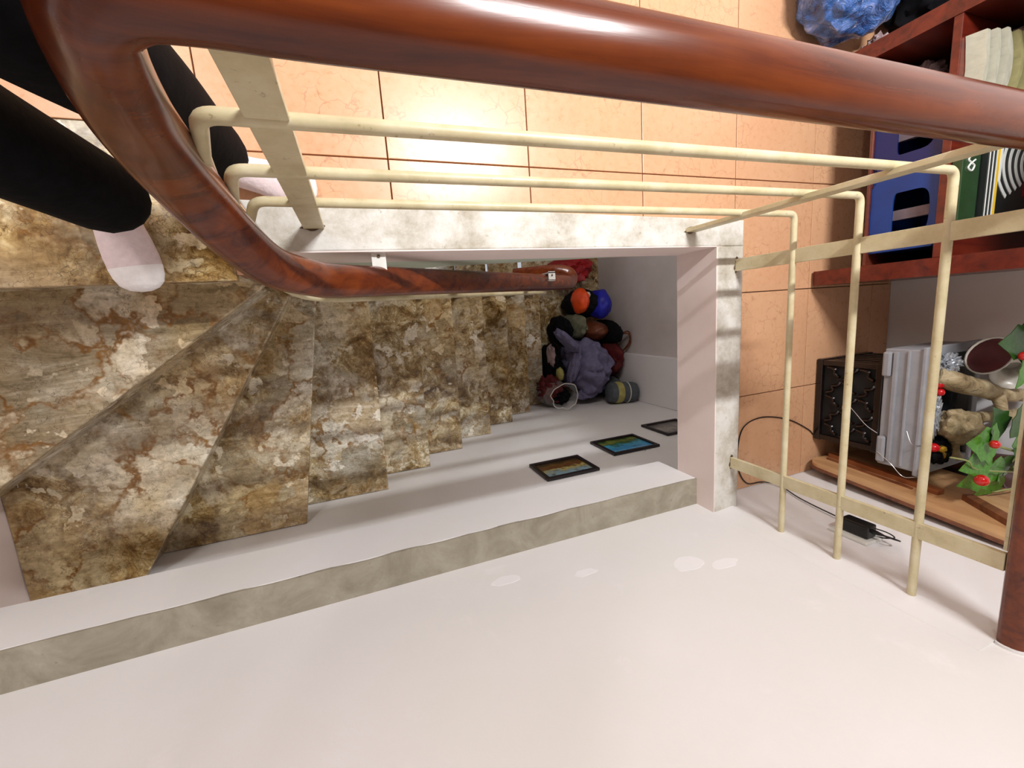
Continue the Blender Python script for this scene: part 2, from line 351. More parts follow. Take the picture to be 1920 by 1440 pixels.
def obj(name, mb, mat, parent=None, smooth=False, org=None, **props):
    if org is None:
        if parent is not None: org = world_of(parent)
        else:
            xs = [p.x for p in mb.v]; ys = [p.y for p in mb.v]; org = Vector(((min(xs)+max(xs))/2, (min(ys)+max(ys))/2, min(p.z for p in mb.v)))
    org = Vector(org); me = bpy.data.meshes.new(name); me.from_pydata([tuple(p-org) for p in mb.v], [], mb.f)
    bm = bmesh.new(); bm.from_mesh(me); bmesh.ops.recalc_face_normals(bm, faces=bm.faces[:]); bm.to_mesh(me); bm.free()
    me.materials.append(M[mat] if isinstance(mat, str) else mat)
    if smooth:
        me.polygons.foreach_set('use_smooth', [True]*len(me.polygons))
        try: me.set_sharp_from_angle(angle=math.radians(50))
        except Exception: pass
    o = bpy.data.objects.new(name, me); COL.objects.link(o)
    if parent is not None: o.parent = parent; o.location = org-world_of(parent)
    else: o.location = org
    for k, v in props.items(): o[k] = v
    return o
def thing(name, loc, label, cat, group=None):
    o = bpy.data.objects.new(name, None); COL.objects.link(o); o.location = loc; o.empty_display_size = .05
    o['label'] = label; o['category'] = cat
    if group: o['group'] = group
    return o
def struct(name, mb, mat, **k): return obj(name, mb, mat, kind='structure', **k)

# ------------------------------------------------------------------ the building shell
YW = -.765; XI, XO = 1.147, 1.262; YI, YO = .175, .258; XR = 2.262
CE = 2.2
sl = MB()
sl.box((XI, YW, -.085), (XR, 3.0, -.012)); sl.box((-.21, YI, -.085), (XI, 3.0, -.012)); sl.box((-1.9, .14, -.085), (-.21, 3.0, -.012))
floor = struct('floor', sl, 'grout', org=(0, 0, 0))
# tiles, each with its own bevelled edge
GX, GY, PT = .132, .421, .4
def clip_rects(x0, x1, y0, y1):
    out = []
    # regions of tiled floor: far field, strip beside the kerb, right strip
    for a, b, c, d in ((-1.9, -.253, .463, 3.0), (-.253, 1.2, .20, 3.0), (1.2, XR, YW, 3.0)):
        p, q, r, s_ = max(x0, a), min(x1, b), max(y0, c), min(y1, d)
        if q-p > .01 and s_-r > .01: out.append((p, q, r, s_))
    return out
full = None
for i in range(-6, 6):
    for j in range(-4, 7):
        x0, y0 = GX+i*PT, GY+j*PT; g = .0016
        rs = clip_rects(x0, x0+PT, y0, y0+PT)
        if not rs: continue
        isfull = len(rs) == 1 and abs(rs[0][0]-x0) < 1e-6 and abs(rs[0][1]-x0-PT) < 1e-6 and abs(rs[0][2]-y0) < 1e-6 and abs(rs[0][3]-y0-PT) < 1e-6
        if isfull and full is not None:
            o = bpy.data.objects.new('floor_tile', full); COL.objects.link(o); o.parent = floor; o.location = (x0, y0, 0); continue
        # merge pieces that share this cell into one tile
        m = MB()
        if len(rs) == 2 and rs[0][1] == rs[1][0] and rs[0][1] == 1.2:
            a, b = rs
            poly = [(a[0]+g, a[2]), (a[1], a[2]), (b[0], b[2]+g), (b[1]-g, b[2]+g), (b[1]-g, b[3]-g), (a[0]+g, a[3]-g)]
            if abs(a[2]-b[2]) < 1e-6: poly = [(a[0]+g, a[2]+g), (b[1]-g, b[2]+g), (b[1]-g, b[3]-g), (a[0]+g, a[3]-g)]
            m.prism(poly, -.012, 0, .0014)
        elif len(rs) == 2 and rs[0][1] == rs[1][0]:
            a, b = rs
            poly = [(a[0]+g, a[2]+g), (a[1], a[2]+g), (b[0]+g, b[2]+g), (b[1]-g, b[2]+g), (b[1]-g, b[3]-g), (a[0]+g, a[3]-g)]
            if abs(a[2]-b[2]) < 1e-6: poly = [(a[0]+g, a[2]+g), (b[1]-g, b[2]+g), (b[1]-g, b[3]-g), (a[0]+g, a[3]-g)]
            m.prism(poly, -.012, 0, .0014)
        else:
            a = rs[0]; m.prism([(a[0]+g, a[2]+g), (a[1]-g, a[2]+g), (a[1]-g, a[3]-g), (a[0]+g, a[3]-g)], -.012, 0, .0014)
        o = obj('floor_tile', m, 'tile', floor, org=(x0, y0, 0))
        if isfull: full = o.data
# kerbs round the well
struct('trim_1', MB().prism([(-.152, YI), (XO, YI), (XO, YO), (-.205, .287)], 0, .1, .004), 'kerb', org=(0, 0, 0))
struct('trim_2', MB().prism([(XI, YW), (XO-.006, YW), (XO, YI), (XI+.002, YI)], 0, .1, .004), 'kerb', org=(0, 0, 0))
struct('trim_3', MB().box((XI-.002, YW, -.085), (XI+.02, YI, .0985)), 'pink', org=(0, 0, 0))          # painted inner face, right
struct('trim_4', MB().box((-.152, YI-.002, -.085), (XI, YI+.02, .0985)), 'pink', org=(0, 0, 0))       # painted inner face, far
# ledge on the near side
struct('trim_5', MB().box((-1.01, YW-.02, -.2), (XI-.002, -.661, .012), .003), 'wall', org=(0, 0, 0))
m = MB(); n = 60; top = []
for i in range(n+1):
    x = -1.01+(XI-.002+1.01)*i/n; top.append((x, -.6615+.0025*noise.noise(Vector((x*9, 0, 0)))))
m.prism(top+[(XI-.002, YW-.02), (-1.01, YW-.02)], .008, .0165)
struct('trim_6', m, 'ledge', org=(0, 0, 0))
# walls
struct('wall_near', MB().box((-1.9, YW-.14, -2.35), (XR+.14, YW, CE)), 'wall', org=(0, 0, 0))
wn = bpy.data.objects['wall_near']
M['filler'] = mk_wall('white_filler', (243, 240, 242), (240, 237, 238))
for x, z, rx, rz, sd in ((.324, .134, .045, .018, 1), (.548, .204, .034, .016, 2), (.84, .30, .05, .03, 3), (.93, .345, .045, .02, 4), (-.2, -.02, .03, .012, 5)):
    pp_ = [(x+rx*(1+.35*noise.noise(Vector((math.cos(a)*1.6, math.sin(a)*1.6, sd))))*math.cos(a), z+rz*(1+.35*noise.noise(Vector((math.cos(a)*1.6, math.sin(a)*1.6, sd+9))))*math.sin(a)) for a in [2*PI*i/28 for i in range(28)]]
    obj('filler_patch', MB().rings([[Vector((p, y, q)) for p, q in pp_] for y in (YW-.002, YW+.0008)]), 'filler', wn)
m = MB(); cr = []   # the little plaster step along the line where the rails enter the wall
for i in range(40):
    z = .0+.80*i/39; cr.append((1.236+.004*noise.noise(Vector((0, z*14, 3)))+.002*noise.noise(Vector((0, z*60, 3))), z))
m.rings([[Vector((x, YW-.01, z)), Vector((x, YW+.007, z)), Vector((x-.09, YW+.0005, z)), Vector((x-.09, YW-.01, z))] for x, z in cr])
struct('trim_7', m, 'wall', org=(0, 0, 0))
struct('wall_right', MB().box((XR, YW, -.085), (XR+.14, 3.0, CE)), 'wall', org=(0, 0, 0))
struct('wall_far', MB().box((-1.9, 3.0, -.085), (XR+.14, 3.14, CE)), 'wall', org=(0, 0, 0))
struct('wall_left', MB().box((-2.04, -.9, -.085), (-1.9, 3.14, CE)), 'wall', org=(0, 0, 0))
m = MB(); pts = []
for i in range(14):
    y = YW+(.12-YW)*i/13; pts.append((-1.006+.006*noise.noise(Vector((y*8, 2, 0))), y))
m.prism(pts+[(-1.16, .12), (-1.16, YW)], -2.35, CE)
struct('wall_stair', m, 'pink', org=(0, 0, 0))
struct('ceiling', MB().box((-2.04, -.9, CE), (XR+.14, 3.14, CE+.1)), 'ceil', org=(0, 0, 0))
# lower storey
struct('wall_end', MB().box((2.12, -.385, -2.35), (2.24, 1.2, -.085)), 'wall_grey', org=(0, 0, 0))
struct('trim_8', MB().box((2.085, YW, -2.35), (2.24, -.385, -.085), .006), 'wall', org=(0, 0, 0))
struct('wall_back', MB().box((-1.16, 1.05, -3.2), (2.24, 1.2, -.085)), 'wall_grey', org=(0, 0, 0))
m = MB(); a = [(-.15, -.5), (.30, -.285), (.84, -.16), (1.146, -.086), (-.15, -.086)]
m.rings([[Vector((x, y, z)) for x, z in a] for y in (.180, .21)])
struct('trim_9', m, 'wall_green', org=(0, 0, 0))

# ------------------------------------------------------------------ staircase
st = thing('staircase', (.3, -.3, -2.18), 'winding staircase of brown and grey breccia marble treads leading down the well', 'staircase')
TK = .022
Zs = [0, -.185, -.37, -.555]+[-.745-.205*k for k in range(7)]
obj('landing_slab', MB().prism([(-1.9, .128), (-.253, .126), (-.253, .463), (-1.9, .463)], -TK, 0.0, .003), 'marble', st)
def tread(poly, z): return obj('tread', MB().prism(poly, z-TK, z, .004), 'marble', st)
tread([(-1.005, .16), (-1.005, -.428), (-.244, .114), (-.20, .16)], Zs[1])
tread([(-1.005, -.38), (-1.005, -.763), (-.733, -.763), (-.196, .102), (-.16, .16), (-.26, .16)], Zs[2])
tread([(-.80, -.763), (-.275, -.763), (-.127, .105), (-.12, .16), (-.20, .16)], Zs[3])
XE = [.060, .290, .515, .757, .987, 1.21, 1.425]
pb = (-.31, -.16)
for k in range(7):
    z = Zs[4+k]; x = XE[k]; sk = .006
    tread([(pb[0], -.763), (x-sk, -.763), (x+sk, .16), (pb[1], .16)], z); pb = (x-.04, x-.04)
def riser(p, q, z0, z1):
    d = (Vector(q)-Vector(p)).normalized(); nrm = Vector((d.y, -d.x))*.012
    poly = [p, q, (q[0]+nrm.x, q[1]+nrm.y), (p[0]+nrm.x, p[1]+nrm.y)]
    obj('riser', MB().prism(poly, z0, z1), 'marble', st)
riser((-1.005, .15), (-.25, .15), Zs[1], -TK)
riser((-1.005, -.40), (-.25, .135), Zs[2], Zs[1]-TK)
riser((-.76, -.763), (-.215, .12), Zs[3], Zs[2]-TK)
riser((-.30, -.763), (-.152, .12), Zs[4], Zs[3]-TK)
for k in range(7):
    zb = Zs[5+k] if k < 6 else -2.18
    riser((XE[k]-.022, -.763), (XE[k]-.022, .16), zb, Zs[4+k]-TK)
obj('landing_slab', MB().prism([(1.38, -.763), (2.12, -.763), (2.12, 1.05), (1.38, 1.05)], -2.2, -2.18, .003), 'marble', st)
for k in range(4):
    x1 = 1.40-.24*k; z = -2.18-.2*(k+1)
    obj('tread', MB().prism([(x1-.26, .2), (x1+.02, .2), (x1+.02, 1.05), (x1-.26, 1.05)], z-TK, z, .004), 'marble', st)
m = MB()  # inner stringer closing the side of the flight
m.rings([[Vector(p) for p in ((-.2, y, -.6), (1.42, y, -2.0), (1.42, y, -2.2), (1.25, y, -2.2), (-.2, y, -.95))] for y in (.14, .165)])
obj('stringer', m, 'marble', st)

# ------------------------------------------------------------------ railing
rl = thing('stair_railing', (1.222, .235, 0), 'cream painted steel railing with thick varnished red-brown wooden handrail around the stairwell', 'railing')
def oval(w_, h_, n=26, p=2.5, flat=.62):
    out = []
    for i in range(n):
        t = 2*PI*i/n; c, s_ = math.cos(t), math.sin(t)
        a = math.copysign(abs(c)**(2/p), c)*w_/2; b = math.copysign(abs(s_)**(2/p), s_)*h_/2
        if b < 0: b *= flat
        out.append((a, b))
    return out
HZ = .815
top_run = [(1.237, YW-.02, HZ), (1.237, -.2, HZ), (1.237, .08, HZ), (1.226, .19, HZ), (1.15, .241, HZ), (1.03, .243, HZ), (.6, .243, HZ), (.2, .242, HZ), (0., .241, HZ),
           (-.085, .242, HZ), (-.122, .241, HZ-.006), (-.149, .237, .782), (-.172, .229, .70), (-.187, .220, .60), (-.190, .200, .47), (-.172, .160, .365), (-.132, .119, .275), (-.06, .102, .18)]
path = smooth_path(top_run, 7)
dn = Vector((1.129+.06, .049, -1.06)); NG = len(path)
low = [Vector((-.06, .1, .18))+dn*t for t in (.03, .1, .3, .5, .7, .85, .95)]
curl = [(1.118, .150, -.88), (1.150, .170, -.915), (1.152, .198, -.935), (1.12, .215, -.955), (1.05, .222, -1.0), (.9, .224, -1.13)]
path2 = path+smooth_path(low+curl, 6)
UP = []
i0 = next(i for i, p in enumerate(path2) if p.x < -.06 and p.z > .7); i1 = NG+3
for i, p in enumerate(path2):
    Tn = (path2[min(i+1, len(path2)-1)]-path2[max(i-1, 0)]).normalized(); u = Vector((0, 0, 1))
    if i0 <= i <= i1:
        k = (i-i0)/(i1-i0); k = k*k*(3-2*k); h = PI*(1+k); u = Vector((math.sin(h), -math.cos(h), 0)).cross(Tn)
    UP.append((u-Tn*u.dot(Tn)).normalized())
hr = obj('handrail', MB().sweep(path2, oval(.074, .064), ups=UP, scale=[1.0+.13*math.exp(-((i-NG*.80)/(NG*.14))**2) for i in range(len(path2))]), 'handrail', rl, True, label='varnished red-brown wooden handrail with a bent gooseneck')
# plaster collar where the handrail enters the wall
co = [(a*1.12, b*1.12) for a, b in oval(.074, .064)]
obj('wall_collar', MB().sweep([(1.237, YW-.01, HZ), (1.237, YW+.006, HZ)], co), 'wall', rl, True)
# steel flat under the handrail
plate = [(a, b) for a, b in ((-.018, -.003), (.018, -.003), (.018, .003), (-.018, .003))]
pp = [p-u*.0225 for p, u in zip(path2, UP)]
obj('rail_plate', MB().sweep(pp[3:int(NG*.48)], plate, ups=UP[3:int(NG*.48)]), 'cream', rl)
obj('rail_plate', MB().sweep(pp[NG+2:-36], plate, ups=UP[NG+2:-36]), 'cream', rl)
# horizontal round bars
RZ = (.645, .470, .300); RR = (.0092, .0092, .0092)
LB = ([(-0.149, 0.217, 0.560), (-0.177, 0.234, 0.400), (-0.190, 0.198, 0.250), (-0.184, 0.136, 0.120), (-0.124, 0.087, 0.000), (-0.028, 0.077, -0.120)],
      [(-0.157, 0.202, 0.400), (-0.174, 0.186, 0.240), (-0.167, 0.124, 0.000), (-0.031, 0.090, -0.260)],
      [(-0.168, 0.202, 0.240), (-0.178, 0.167, 0.100), (-0.144, 0.108, -0.140), (-0.034, 0.100, -0.420)])
LC = ((-.127, .228, .645), (-.139, .230, .47), (-.143, .232, .30))
for q, (z, xc, yc) in enumerate(((.645, 1.236, .237), (.470, 1.232, .234), (.300, 1.232, .230))):
    end = Vector(LB[q][-1])+Vector((dn.x, .04, dn.z))*.93
    p = bend_path([(1.223, YW-.01, z), (xc-.006, yc, z), LC[q], LB[q][0]], .020, 6)
    p = p+smooth_path(LB[q]+[tuple(Vector(LB[q][-1]).lerp(end, .1)), tuple(end)], 7)[1:]
    obj('rail_bar', MB().tube(p, .0092, 10), 'cream', rl, True)
# flat upright posts
def post(x, y, wx, wy, z0, z1, rust=True, tilt=0):
    o = obj('post', MB().box((x-wx/2, y-wy/2, z0), (x+wx/2, y+wy/2, z1), .0012), 'cream', rl)
    if rust:
        obj('weld', MB().blob((x, y, z0+.004), (wx*.5+.003, wy*.5+.004, .004), 3, .6, 4, 2), 'rust', o)
    return o
post(-.062, .231, .044, .012, .098, HZ-.02); post(1.035, .224, .040, .012, .098, HZ-.02)
post(1.229, .112, .012, .040, .098, HZ-.02); post(1.222, -.585, .012, .040, .098, HZ-.02)
for x in (-.03, .40, .88):
    t = (x+.06)/dn.x; zt = .175+dn.z*t-.025; post(x, .1+.049*t, .04, .01, zt-.78, zt, False)
# wall brackets of the lower handrail
for x, z in ((.075, .075), (.872, -.585)):
    m = MB(); y1 = .12+.02*x
    m.box((x-.017, y1+.005, z), (x+.017, .182, z+.004)); m.box((x-.017, .174, z-.07), (x+.017, .179, z+.004)); m.box((x-.017, y1+.003, z-.03), (x+.017, y1+.008, z+.004))
    b = obj('bracket', m, 'steel', rl)
    obj('screw', MB().lathe([(.004, 0), (.004, .002), (.001, .003)], 10, (x, .165, z+.005)), 'rust', b)

# ------------------------------------------------------------------ person standing at the head of the stairs
def skin_mesh(name, pts, edges, radii, mat, parent, root=0, sub=2):
    me = bpy.data.meshes.new(name+'_cage'); me.from_pydata(pts, edges, []); o = bpy.data.objects.new(name+'_cage', me); COL.objects.link(o)
    o.modifiers.new('skin', 'SKIN'); 
    for i, r in enumerate(radii):
        sv = me.skin_vertices[0].data[i]; sv.radius = (r, r) if not isinstance(r, tuple) else r; sv.use_root = (i == root)
    s_ = o.modifiers.new('sub', 'SUBSURF'); s_.levels = sub; s_.render_levels = sub
    bpy.context.view_layer.update(); dg = bpy.context.evaluated_depsgraph_get()
    me2 = bpy.data.meshes.new_from_object(o.evaluated_get(dg)); m = MB(); m.add([v.co.copy() for v in me2.vertices], [tuple(p.vertices) for p in me2.polygons])
    bpy.data.objects.remove(o); bpy.data.meshes.remove(me); bpy.data.meshes.remove(me2)
    return obj(name, m, mat, parent, True)
pe = thing('person', (-.36, .32, 0), 'person in black trousers and white socks standing at the head of the stairs', 'person')
# trousers: pelvis, two legs
P = [(-.42, .34, .90), (-.47, .325, .78), (-.448, .290, .45), (-.420, .276, .30), (-.392, .262, .12),
     (-.345, .36, .78), (-.262, .345, .55), (-.238, .352, .40), (-.222, .352, .26), (-.207, .352, .135), (-.43, .35, 1.0)]
skin_mesh('trousers', P, [(0, 1), (1, 2), (2, 3), (3, 4), (0, 5), (5, 6), (6, 7), (7, 8), (8, 9), (0, 10)],
          [(.125, .10), .098, .078, .074, .072, .094, .085, .073, .062, .056, (.13, .105)], 'navy', pe)
# body (skin): neck, head, arms down with hands
B = [(-.46, .37, 1.05), (-.50, .39, 1.22), (-.53, .40, 1.36), (-.53, .395, 1.445), (-.53, .388, 1.53), (-.528, .38, 1.615),
     (-.68, .43, 1.35), (-.76, .50, 1.10), (-.76, .44, .88), (-.755, .42, .80),
     (-.40, .47, 1.35), (-.36, .60, 1.12), (-.40, .62, .88), (-.405, .615, .80)]
BE = [(0, 1), (1, 2), (2, 3), (3, 4), (4, 5), (2, 6), (6, 7), (7, 8), (8, 9), (2, 10), (10, 11), (11, 12), (12, 13)]
BR = [(.11, .09), (.12, .095), (.10, .08), .055, .092, .102, .05, .042, .028, .03, .05, .042, .028, .03]
for base, sx in (((-.755, .42, .80), 1), ((-.405, .615, .80), 1)):
    bi = 9 if sx and base[0] < -.5 else 13
    for q in range(5):
        o_ = len(B); dx = (q-2)*.017
        if q == 4: a1 = (base[0]+.035, base[1]-.03, base[2]-.01); a2 = (base[0]+.042, base[1]-.05, base[2]-.045)
        else: a1 = (base[0]+dx*.6, base[1]+dx, base[2]-.055); a2 = (base[0]+dx*.6+.01, base[1]+dx-.012, base[2]-.095-.008*(q in (1, 2)))
        B += [a1, a2]; BE += [(bi, o_), (o_, o_+1)]; BR += [.0095, .008]
skin_mesh('body', B, BE, BR, 'skin', pe)
body = pe.children[-1]
skin_mesh('shirt', [(-.425, .345, .86), (-.455, .365, 1.05), (-.50, .39, 1.24), (-.53, .40, 1.385), (-.68, .43, 1.355), (-.735, .475, 1.2), (-.40, .47, 1.355), (-.37, .55, 1.2)],
          [(0, 1), (1, 2), (2, 3), (3, 4), (4, 5), (3, 6), (6, 7)], [(.16, .14), (.155, .13), (.165, .13), (.13, .105), .085, .07, .085, .07], 'black', pe)
hm = MB(); hm.blob((-.53, .428, 1.645), (.094, .096, .085), 4, .1, 5, 3); obj('hair', hm, 'hair', pe, True)
for ex in (-.028, .028): obj('eye', MB().blob((-.525+ex, .296, 1.592), (.010, .006, .006), 1, 0, 1, 2), 'black', pe, True)
obj('nose', MB().blob((-.525, .288, 1.57), (.011, .014, .022), 1, 0, 1, 2), 'skin', pe, True)
obj('mouth', MB().blob((-.525, .299, 1.535), (.022, .006, .006), 1, 0, 1, 2), 'maroon', pe, True)
for ex in (-.08, .08): obj('ear', MB().blob((-.528+ex, .385, 1.58), (.010, .018, .028), 1, 0, 1, 2), 'skin', pe, True)
def foot(name, heel, toe, hw, up=.12):
    h = Vector(heel); t_ = Vector(toe); d = (t_-h); L = d.length; d.normalize(); sd = Vector((d.y, -d.x, 0)); n = 18
    def ring(u, w_, hh, shift=0, z0=.0):
        c = h+d*L*u+sd*shift
        return [c+sd*(w_*math.copysign(abs(math.cos(a))**.85, math.cos(a)))+Vector((0, 0, z0+hh*.5+hh*.5*math.copysign(abs(math.sin(a))**.85, math.sin(a)))) for a in [2*PI*i/n for i in range(n)]]
    prof = [(-.01, .012, .02), (.0, .026, .05), (.06, .033, .075), (.18, .035, .092), (.3, .037, .088), (.42, .040, .074), (.55, .045, .062), (.68, .048, .050), (.78, .048, .042)]
    prof2 = [(.775, .0484, .0425), (.86, .046, .036), (.93, .040, .031), (.98, .027, .024), (1.0, .010, .012)]
    k = hw/.048
    m = MB(); m.rings([ring(u, w_*k, hh) for u, w_, hh in prof]); a = h+d*L*.17
    m.tube([a+Vector((0, 0, .05)), a+Vector((0, 0, .10)), a+Vector((0, 0, .17))], .036*k, 16)
    so = obj(name, m, 'sock', pe, True)
    m = MB(); m.rings([ring(u, w_*k, hh*1.01) for u, w_, hh in prof2]); obj('toe_cap', m, 'socktoe', so, True)
foot('sock', (-.455, .335, .001), (-.432, .108, .001), .050)
foot('sock', (-.265, .372, .001), (-.048, .333, .001), .043)

# ------------------------------------------------------------------ framed pictures on the near wall of the well
for (x0, x1, z0, z1, mat, lab) in ((.735, 1.012, -.675, -.455, 'pict_a', 'black-framed picture of an autumn landscape, leftmost of three on the stairwell wall'),
                                   (1.180, 1.472, -.83, -.585, 'pict_b', 'black-framed picture of a bright blue lake among trees on the stairwell wall'),
                                   (1.630, 1.905, -.958, -.71, 'pict_c', 'black-framed grey picture nearest the far corner of the stairwell wall')):
    t = thing('framed_picture', ((x0+x1)/2, YW, z0), lab, 'picture', 'framed pictures on the stairwell wall')
    w_ = .020; y1 = YW+.016
    for a, b in (((x0, YW+.001, z0), (x1, y1, z0+w_)), ((x0, YW+.001, z1-w_), (x1, y1, z1)), ((x0, YW+.001, z0+w_), (x0+w_, y1, z1-w_)), ((x1-w_, YW+.001, z0+w_), (x1, y1, z1-w_))):
        obj('frame_bar', MB().box(a, b, .003), 'frame', t)
    obj('print', MB().box((x0+w_, YW+.002, z0+w_), (x1-w_, YW+.008, z1-w_)), mat, t, org=((x0+w_, YW+.002, z0+w_)))
    if mat == 'pict_b': obj('hook', MB().tube([(1.36, YW+.006, z1-.002), (1.36, YW+.008, z1+.012), (1.365, YW+.004, z1+.018)], .0022, 6), 'wire', t)

# ------------------------------------------------------------------ bookshelf against the right wall
bs = thing('bookshelf', (2.0, .43, 0), 'low open mahogany-coloured wooden bookshelf against the right wall', 'bookshelf')
XF = 1.731
def panel(y0, y1, h):
    pr = [(XF+.03, 0), (XF+.008, .012), (XF, .04), (XF, h), (2.255, h), (2.255, 0)]
    m = MB(); m.rings([[Vector((x, y, z)) for x, z in pr] for y in (y0, y1)]); return obj('side_panel', m, 'shelfwood', bs)
panel(.030, .085, .86); panel(.762, .812, .86)
for z, x0 in ((.19, XF+.012), (.405, XF+.002), (.83, XF+.0)):
    obj('shelf', MB().box((x0, .085, z-(.010 if z < .3 else .022)), (2.255, .762, z), .002), 'shelfwood' if z > .3 else 'handrail_dark', bs)  # bottom shelf takes the dark wood to stand in for shade on its edge
obj('back_panel', MB().box((2.243, .085, .17), (2.255, .762, .85)), 'handrail_dark', bs)
# blue crates with hand holes on the bottom shelf
def crate(y0, y1, z1, label, mat):
    t = thing('plastic_crate', (1.9, (y0+y1)/2, .19), label, 'crate', 'blue crates on the bottom shelf')
    z0 = .191; x0, x1 = 1.752, 2.05
    # front with a D-shaped hole
    n = 32; cy, cz = (y0+y1)/2-.005, z0+.115; outer = []; inner = []
    for i in range(n):
        a = 2*PI*(i+.5)/n; c, s_ = math.cos(a), math.sin(a); k = 1/max(abs(c), abs(s_))
        outer.append(((y0+y1)/2+c*k*(y1-y0)/2, (z0+z1)/2+s_*k*(z1-z0)/2))
        e = .5 if s_ > 0 else .12
        inner.append((cy+math.copysign(abs(c)**.6, c)*(y1-y0)*.30, cz+math.copysign(abs(s_)**e, s_)*.050))
    m = MB(); vs_ = []
    for x in (x0, x0+.006):
        vs_ += [(x, p, q) for p, q in outer]+[(x, p, q) for p, q in inner]
    fs = []
    for i in range(n):
        j = (i+1) % n; fs += [(i, j, n+j, n+i), (2*n+i, 3*n+i, 3*n+j, 2*n+j), (n+i, n+j, 3*n+j, 3*n+i), (i, 2*n+i, 2*n+j, j)]
    m.add(vs_, fs); obj('front_wall', m, mat, t)
    obj('side_wall', MB().box((x0+.006, y0, z0), (x1, y0+.006, z1)), mat, t); obj('side_wall', MB().box((x0+.006, y1-.006, z0), (x1, y1, z1)), mat, t)
    obj('back_wall', MB().box((x1-.006, y0+.006, z0), (x1, y1-.006, z1)), mat, t); obj('bottom', MB().box((x0+.006, y0+.006, z0), (x1-.006, y1-.006, z0+.005)), mat, t)
    mm = MB(); mm.box((x0+.03, cy-.012, z0+.006), (x0+.05, cy+.02, z1-.03)); 
    o = obj('rolled_paper', mm, 'grey'); o['label'] = 'grey paper inside the '+('nearer' if y0 < .3 else 'farther')+' blue crate'; o['category'] = 'paper'
crate(.125, .365, .385, 'bright blue plastic crate with a hand hole, nearer the railing corner post', 'bluecrate')
crate(.395, .60, .385, 'blue plastic crate on the bottom shelf partly hidden under the handrail', 'bluedark')
# rag on the bottom shelf
m = MB(); m.blob((1.93, .69, .225), (.13, .055, .05), 5, .35, 2.6, 4, .192, Matrix.Rotation(.25, 3, 'Z'), .5)
o = obj('crumpled_rag', m, 'rag', None, True); o['label'] = 'crumpled pinkish-grey rag on the bottom shelf beside the far side panel'; o['category'] = 'cloth'
# green book and magazines on the second shelf
t = thing('book', (1.79, .29, .406), 'dark green covered book with a white squiggle, lying on the second shelf', 'book')
obj('cover', MB().box((1.742, .175, .4062), (1.832, .385, .432), .002), 'greenbook', t)
sq = smooth_path([(1.775, .372, .4335), (1.765, .360, .4335), (1.778, .352, .4335), (1.766, .338, .4335), (1.785, .330, .4335), (1.797, .345, .4335), (1.784, .352, .4335), (1.800, .362, .4335)], 5)
obj('squiggle', MB().tube(sq, .0026, 6), 'whiteink', t)
for k in range(3):
    tt = thing('thin_book', (1.845+.014*k, .28, .406), ['black thin book pressed against the green book', 'black thin book in the middle of a row of three', 'black thin book against the yellow-bordered magazine'][k], 'book', 'thin black books on the second shelf')
    x = 1.838+.014*k
    obj('cover', MB().box((x, .17, .4062), (x+.011, .39, .447+.002*k), .0015), 'blackbook', tt); obj('page_edge', MB().box((x+.003, .172, .447+.002*k), (x+.006, .388, .4488+.002*k)), 'whiteink', tt)
t = thing('magazine', (2.0, .31, .406), 'yellow-bordered magazine with a striped cover lying on the second shelf', 'magazine')
obj('pages', MB().box((1.885, .175, .4062), (2.16, .44, .446), .002), 'blackbook', t)
for a, b in (((1.885, .175), (2.16, .188)), ((1.885, .427), (2.16, .44)), ((1.885, .188), (1.899, .427)), ((2.147, .188), (2.16, .427))):
    obj('border', MB().box((a[0], a[1], .4462), (b[0], b[1], .4476)), 'yellow', t)
for k, r in enumerate((.155, .19, .225, .26, .295)):
    pth = [(2.18+r*math.cos(a), .36+r*.55*math.sin(a), .4475) for a in [PI*.70+PI*.52*i/20 for i in range(21)]]
    pth = [p for p in pth if p[0] > 1.902 and .192 < p[1] < .424]
    obj('stripe', MB().sweep(pth, [(-.006, -.001), (.006, -.001), (.006, .001), (-.006, .001)]), 'whiteink', t)
obj('red_patch', MB().box((2.05, .26, .4463), (2.13, .40, .4474)), 'redprint', t)
# worn paper booklets standing on the second shelf
for k in range(6):
    m = MB(); x0 = 1.748+k*.026; bnd = .012+.006*k; h = .040+.006*(k % 3)+.004*k; y0, y1 = .52, .70
    rr = []
    for i in range(9):
        u = i/8; yy = y0+(y1-y0)*u; xx = x0+bnd*math.sin(PI*u)+.004*noise.noise(Vector((k, u*3, 0)))
        rr.append([Vector((xx, yy, .4062)), Vector((xx+.018, yy, .4062)), Vector((xx+.020+.01*u, yy, .406+h)), Vector((xx+.004+.01*u, yy, .406+h+.004*noise.noise(Vector((k, u*6, 2)))))])
    m.rings(rr); o = obj('paper_booklet', m, 'paper' if k < 4 else 'oldpaper', None)
    o['label'] = ['outermost cream paper booklet standing at the shelf front edge', 'second cream paper booklet from the shelf front edge', 'third cream paper booklet from the shelf front edge', 'fourth cream paper booklet, just before the yellowed ones', 'yellowed bent booklet standing behind the four cream ones', 'innermost yellowed booklet, last of the row'][k]
    o['category'] = 'booklet'; o['group'] = 'paper booklets on the second shelf'
m = MB(); m.blob((2.05, .715, .445), (.10, .04, .045), 8, .35, 2.5, 4, .407, None, .4)
o = obj('crumpled_cloth', m, 'rag', None, True); o['label'] = 'crumpled brownish cloth pushed to the back of the second shelf'; o['category'] = 'cloth'
